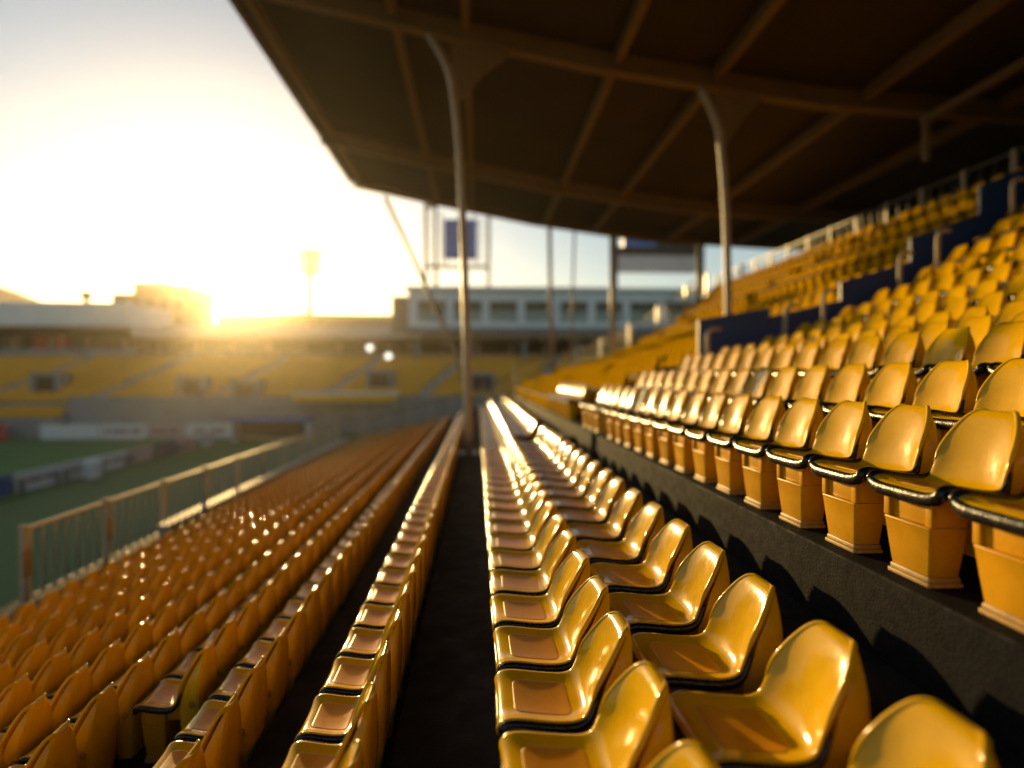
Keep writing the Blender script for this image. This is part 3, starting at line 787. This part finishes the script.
# ------------------------------------------------------------------ beyond the ground
t = empty('block_building', 'flat roofed tan block rising behind the far stand left of the sun', 'building', (-75, 145, 0))
MB().box(-8.8,8.3,0,14,.01,26.3).build('wall', M['tan'], t); MB().box(-4,8.5,-.2,14.2,26.301,28.4).build('upper_storey', M['tan'], t, bevel=.2)
b = MB(); b.hexa([(-4.2,-.4,28.401),(5,-.4,28.401),(5,14.4,28.401),(-4.2,14.4,28.401),(-4.2,-.4,28.8),(3.4,-.4,28.9),(3.4,14.4,28.9),(-4.2,14.4,28.8)]); b.build('roof', M['dim'], t)
for i in range(5):
    for j in range(2): MB().box(-7.5+3.2*i,-6+3.2*i,-.05,.2,19+3.6*j,21+3.6*j).build('window', M['dim'], t)
t = empty('industrial_shed', 'long low tan shed showing above the far roof beneath the sun', 'building', (-36, 150, 0))
MB().box(-26.5,16,0,12,.01,21.6).build('wall', M['tan'], t)
b = MB(); b.loft([[(-26.8,y,21.61),(16.3,y,21.61),(16.3,y,22.0),(-5,y,22.4),(-26.8,y,22.0)] for y in (-.4,12.4)]); b.build('roof', M['dim'], t)
# floodlight mast
t = empty('floodlight_mast', 'tall lattice floodlight mast with a broad lamp head against the glowing sky', 'floodlight', (-37.3, 138, 0))
b = MB(); b.tube([(0,0,0),(0,0,20),(0,0,31.5)], [.95,.8,.7], 10); b.build('pole', M['masthead'], t, True)
b = MB()
for z in (29.8,31.2,32.6,34.0,35.2): b.box(-2.3,2.3,-.2,.2,z-.25,z+.25)
for x in (-2.2,0,2.2): b.box(x-.22,x+.22,-.22,.22,29.4,35.5)
b.build('lamp_frame', M['masthead'], t)
for z in (30.4,31.8,33.2,34.5):
    for x in (-1.7,-.6,.6,1.7):
        MB().loft([[(x+q*math.cos(a*math.pi/5), y, z+q*math.sin(a*math.pi/5)) for a in range(10)] for q, y in ((.42,-.45),(.36,-.1),(.15,.15))]).build('floodlight', M['masthead'], t)
# trees in front of the mast
def tree(label, x, y, h, rad, seed):
    r = random.Random(seed)
    t = empty('tree', label, 'tree', (x, y, 0), 'trees beyond the far stand')
    b = MB(); b.tube([(0,0,0),(.1,0,h*.35),(0,.1,h*.75)], [.55,.4,.12], 8)
    tips = []
    for i in range(7):
        a = r.uniform(0,6.28); q = r.uniform(.5,.85); e = (math.cos(a)*rad*q, math.sin(a)*rad*q, h*r.uniform(.62,.88)); tips.append(e)
        b.tube([(0,0,h*r.uniform(.35,.6)),(e[0]*.5,e[1]*.5,e[2]*.88),e], [.22,.14,.05], 6)
    b.build('trunk', M['bark'], t)
    b = MB(); tips.append((0,0,h*.85))
    for cx,cy,cz in tips:
        for i in range(260):
            v = Vector((r.gauss(0,1), r.gauss(0,1), r.gauss(0,.7))).normalized()*rad*.48*r.random()**.4
            p = Vector((cx,cy,cz))+v; s = r.uniform(.18,.42)
            n = Vector((r.gauss(0,1),r.gauss(0,1),r.gauss(0,1))).normalized(); u = n.orthogonal().normalized(); w = n.cross(u)
            k = len(b.v); b.v += [tuple(p+u*s), tuple(p+w*s*.6), tuple(p-u*s), tuple(p-w*s*.6)]; b.f.append([k,k+1,k+2,k+3])
    b.build('crown', M['leaf'], t)
tree('round dark tree at the left of the floodlight mast foot', -40.6, 134, 22.0, 3.6, 1)
tree('taller dark tree just at the foot of the floodlight mast', -37.0, 133, 23.4, 3.4, 2)
tree('small dark tree at the right of the floodlight mast foot', -34.2, 134, 21.6, 3.0, 3)
# hill
rowsH = []
for j in range(9):
    row = []
    for i in range(41):
        x = -420 + 14*i; y = 230 + 30*j
        c = math.exp(-((x+265)/70)**2)*math.exp(-((y-330)/75)**2)*62 + 2.5*math.sin(i*.9)*math.exp(-((y-330)/60)**2)
        row.append((x, y, max(c, -.3) + .0))
    rowsH.append(row)
struct(MB().grid(rowsH).build('hill', M['hill'], smooth=True))
t = empty('pylon', 'dark stub of a lattice pylon on the hill at the left edge', 'pylon', (-152, 200, 0))
b = MB(); b.tube([(0,0,0),(0,0,38)], [1.0,.35], 6)
for z, w in ((31,2.2),(34,1.8),(36.5,1.2)): b.box(-w,w,-.15,.15,z,z+.35)
b.build('lattice', M['dim'], t)

# ------------------------------------------------------------------ air
HAZE = 0.00035
b = MB(); b.box(-455, 455, -205, 625, -2.0, 72)
o = b.build('haze', bpy.data.materials.new('haze air')); o['kind'] = 'stuff'
tag(o, 'warm evening haze hanging over the whole stadium', 'haze')
hm = o.data.materials[0]; hm.use_nodes = True; nt = hm.node_tree; nt.nodes.clear()
out = nt.nodes.new('ShaderNodeOutputMaterial'); pv = nt.nodes.new('ShaderNodeVolumePrincipled')
pv.inputs['Color'].default_value = (1, .90, .74, 1); pv.inputs['Density'].default_value = HAZE; pv.inputs['Anisotropy'].default_value = .90
nt.links.new(pv.outputs[0], out.inputs['Volume'])

# ------------------------------------------------------------------ light, camera, render
sdir = Vector((-.395, 1.0, .156)).normalized()
elev = math.asin(sdir.z); az = math.atan2(sdir.x, sdir.y)
w = bpy.data.worlds.new('World'); sc.world = w; w.use_nodes = True
nt = w.node_tree; bg = nt.nodes['Background']; sky = nt.nodes.new('ShaderNodeTexSky')
sky.sky_type = 'NISHITA'; sky.sun_disc = False; sky.sun_elevation = elev; sky.sun_rotation = az
sky.air_density = 1.0; sky.dust_density = 0.65; sky.ozone_density = 1.1
nt.links.new(sky.outputs[0], bg.inputs[0]); bg.inputs[1].default_value = .10
l = bpy.data.lights.new('sun', 'SUN'); l.energy = 5.0; l.angle = R(.5); l.color = (1.0, .67, .25)
lo = bpy.data.objects.new('sun', l); C.objects.link(lo); lo.rotation_euler = (-sdir).to_track_quat('-Z', 'Y').to_euler(); lo.location = (0,0,40)

cd = bpy.data.cameras.new('camera'); co = bpy.data.objects.new('camera', cd); C.objects.link(co)
cd.sensor_width = 36; cd.lens = 36*FPX/1024; cd.clip_end = 3000; cd.clip_start = .05
co.location = CAM; co.rotation_euler = fwd.to_track_quat('-Z', 'Y').to_euler()
cd.dof.use_dof = True; cd.dof.focus_distance = 3.5; cd.dof.aperture_fstop = .40
sc.camera = co
vs = sc.view_settings; vs.view_transform = 'Standard'; vs.look = 'None'; vs.exposure = 0.55; vs.gamma = 1; vs.use_curve_mapping = False
cy = sc.cycles; cy.use_denoising = True; cy.max_bounces = 8; cy.volume_bounces = 0; cy.sample_clamp_indirect = 6
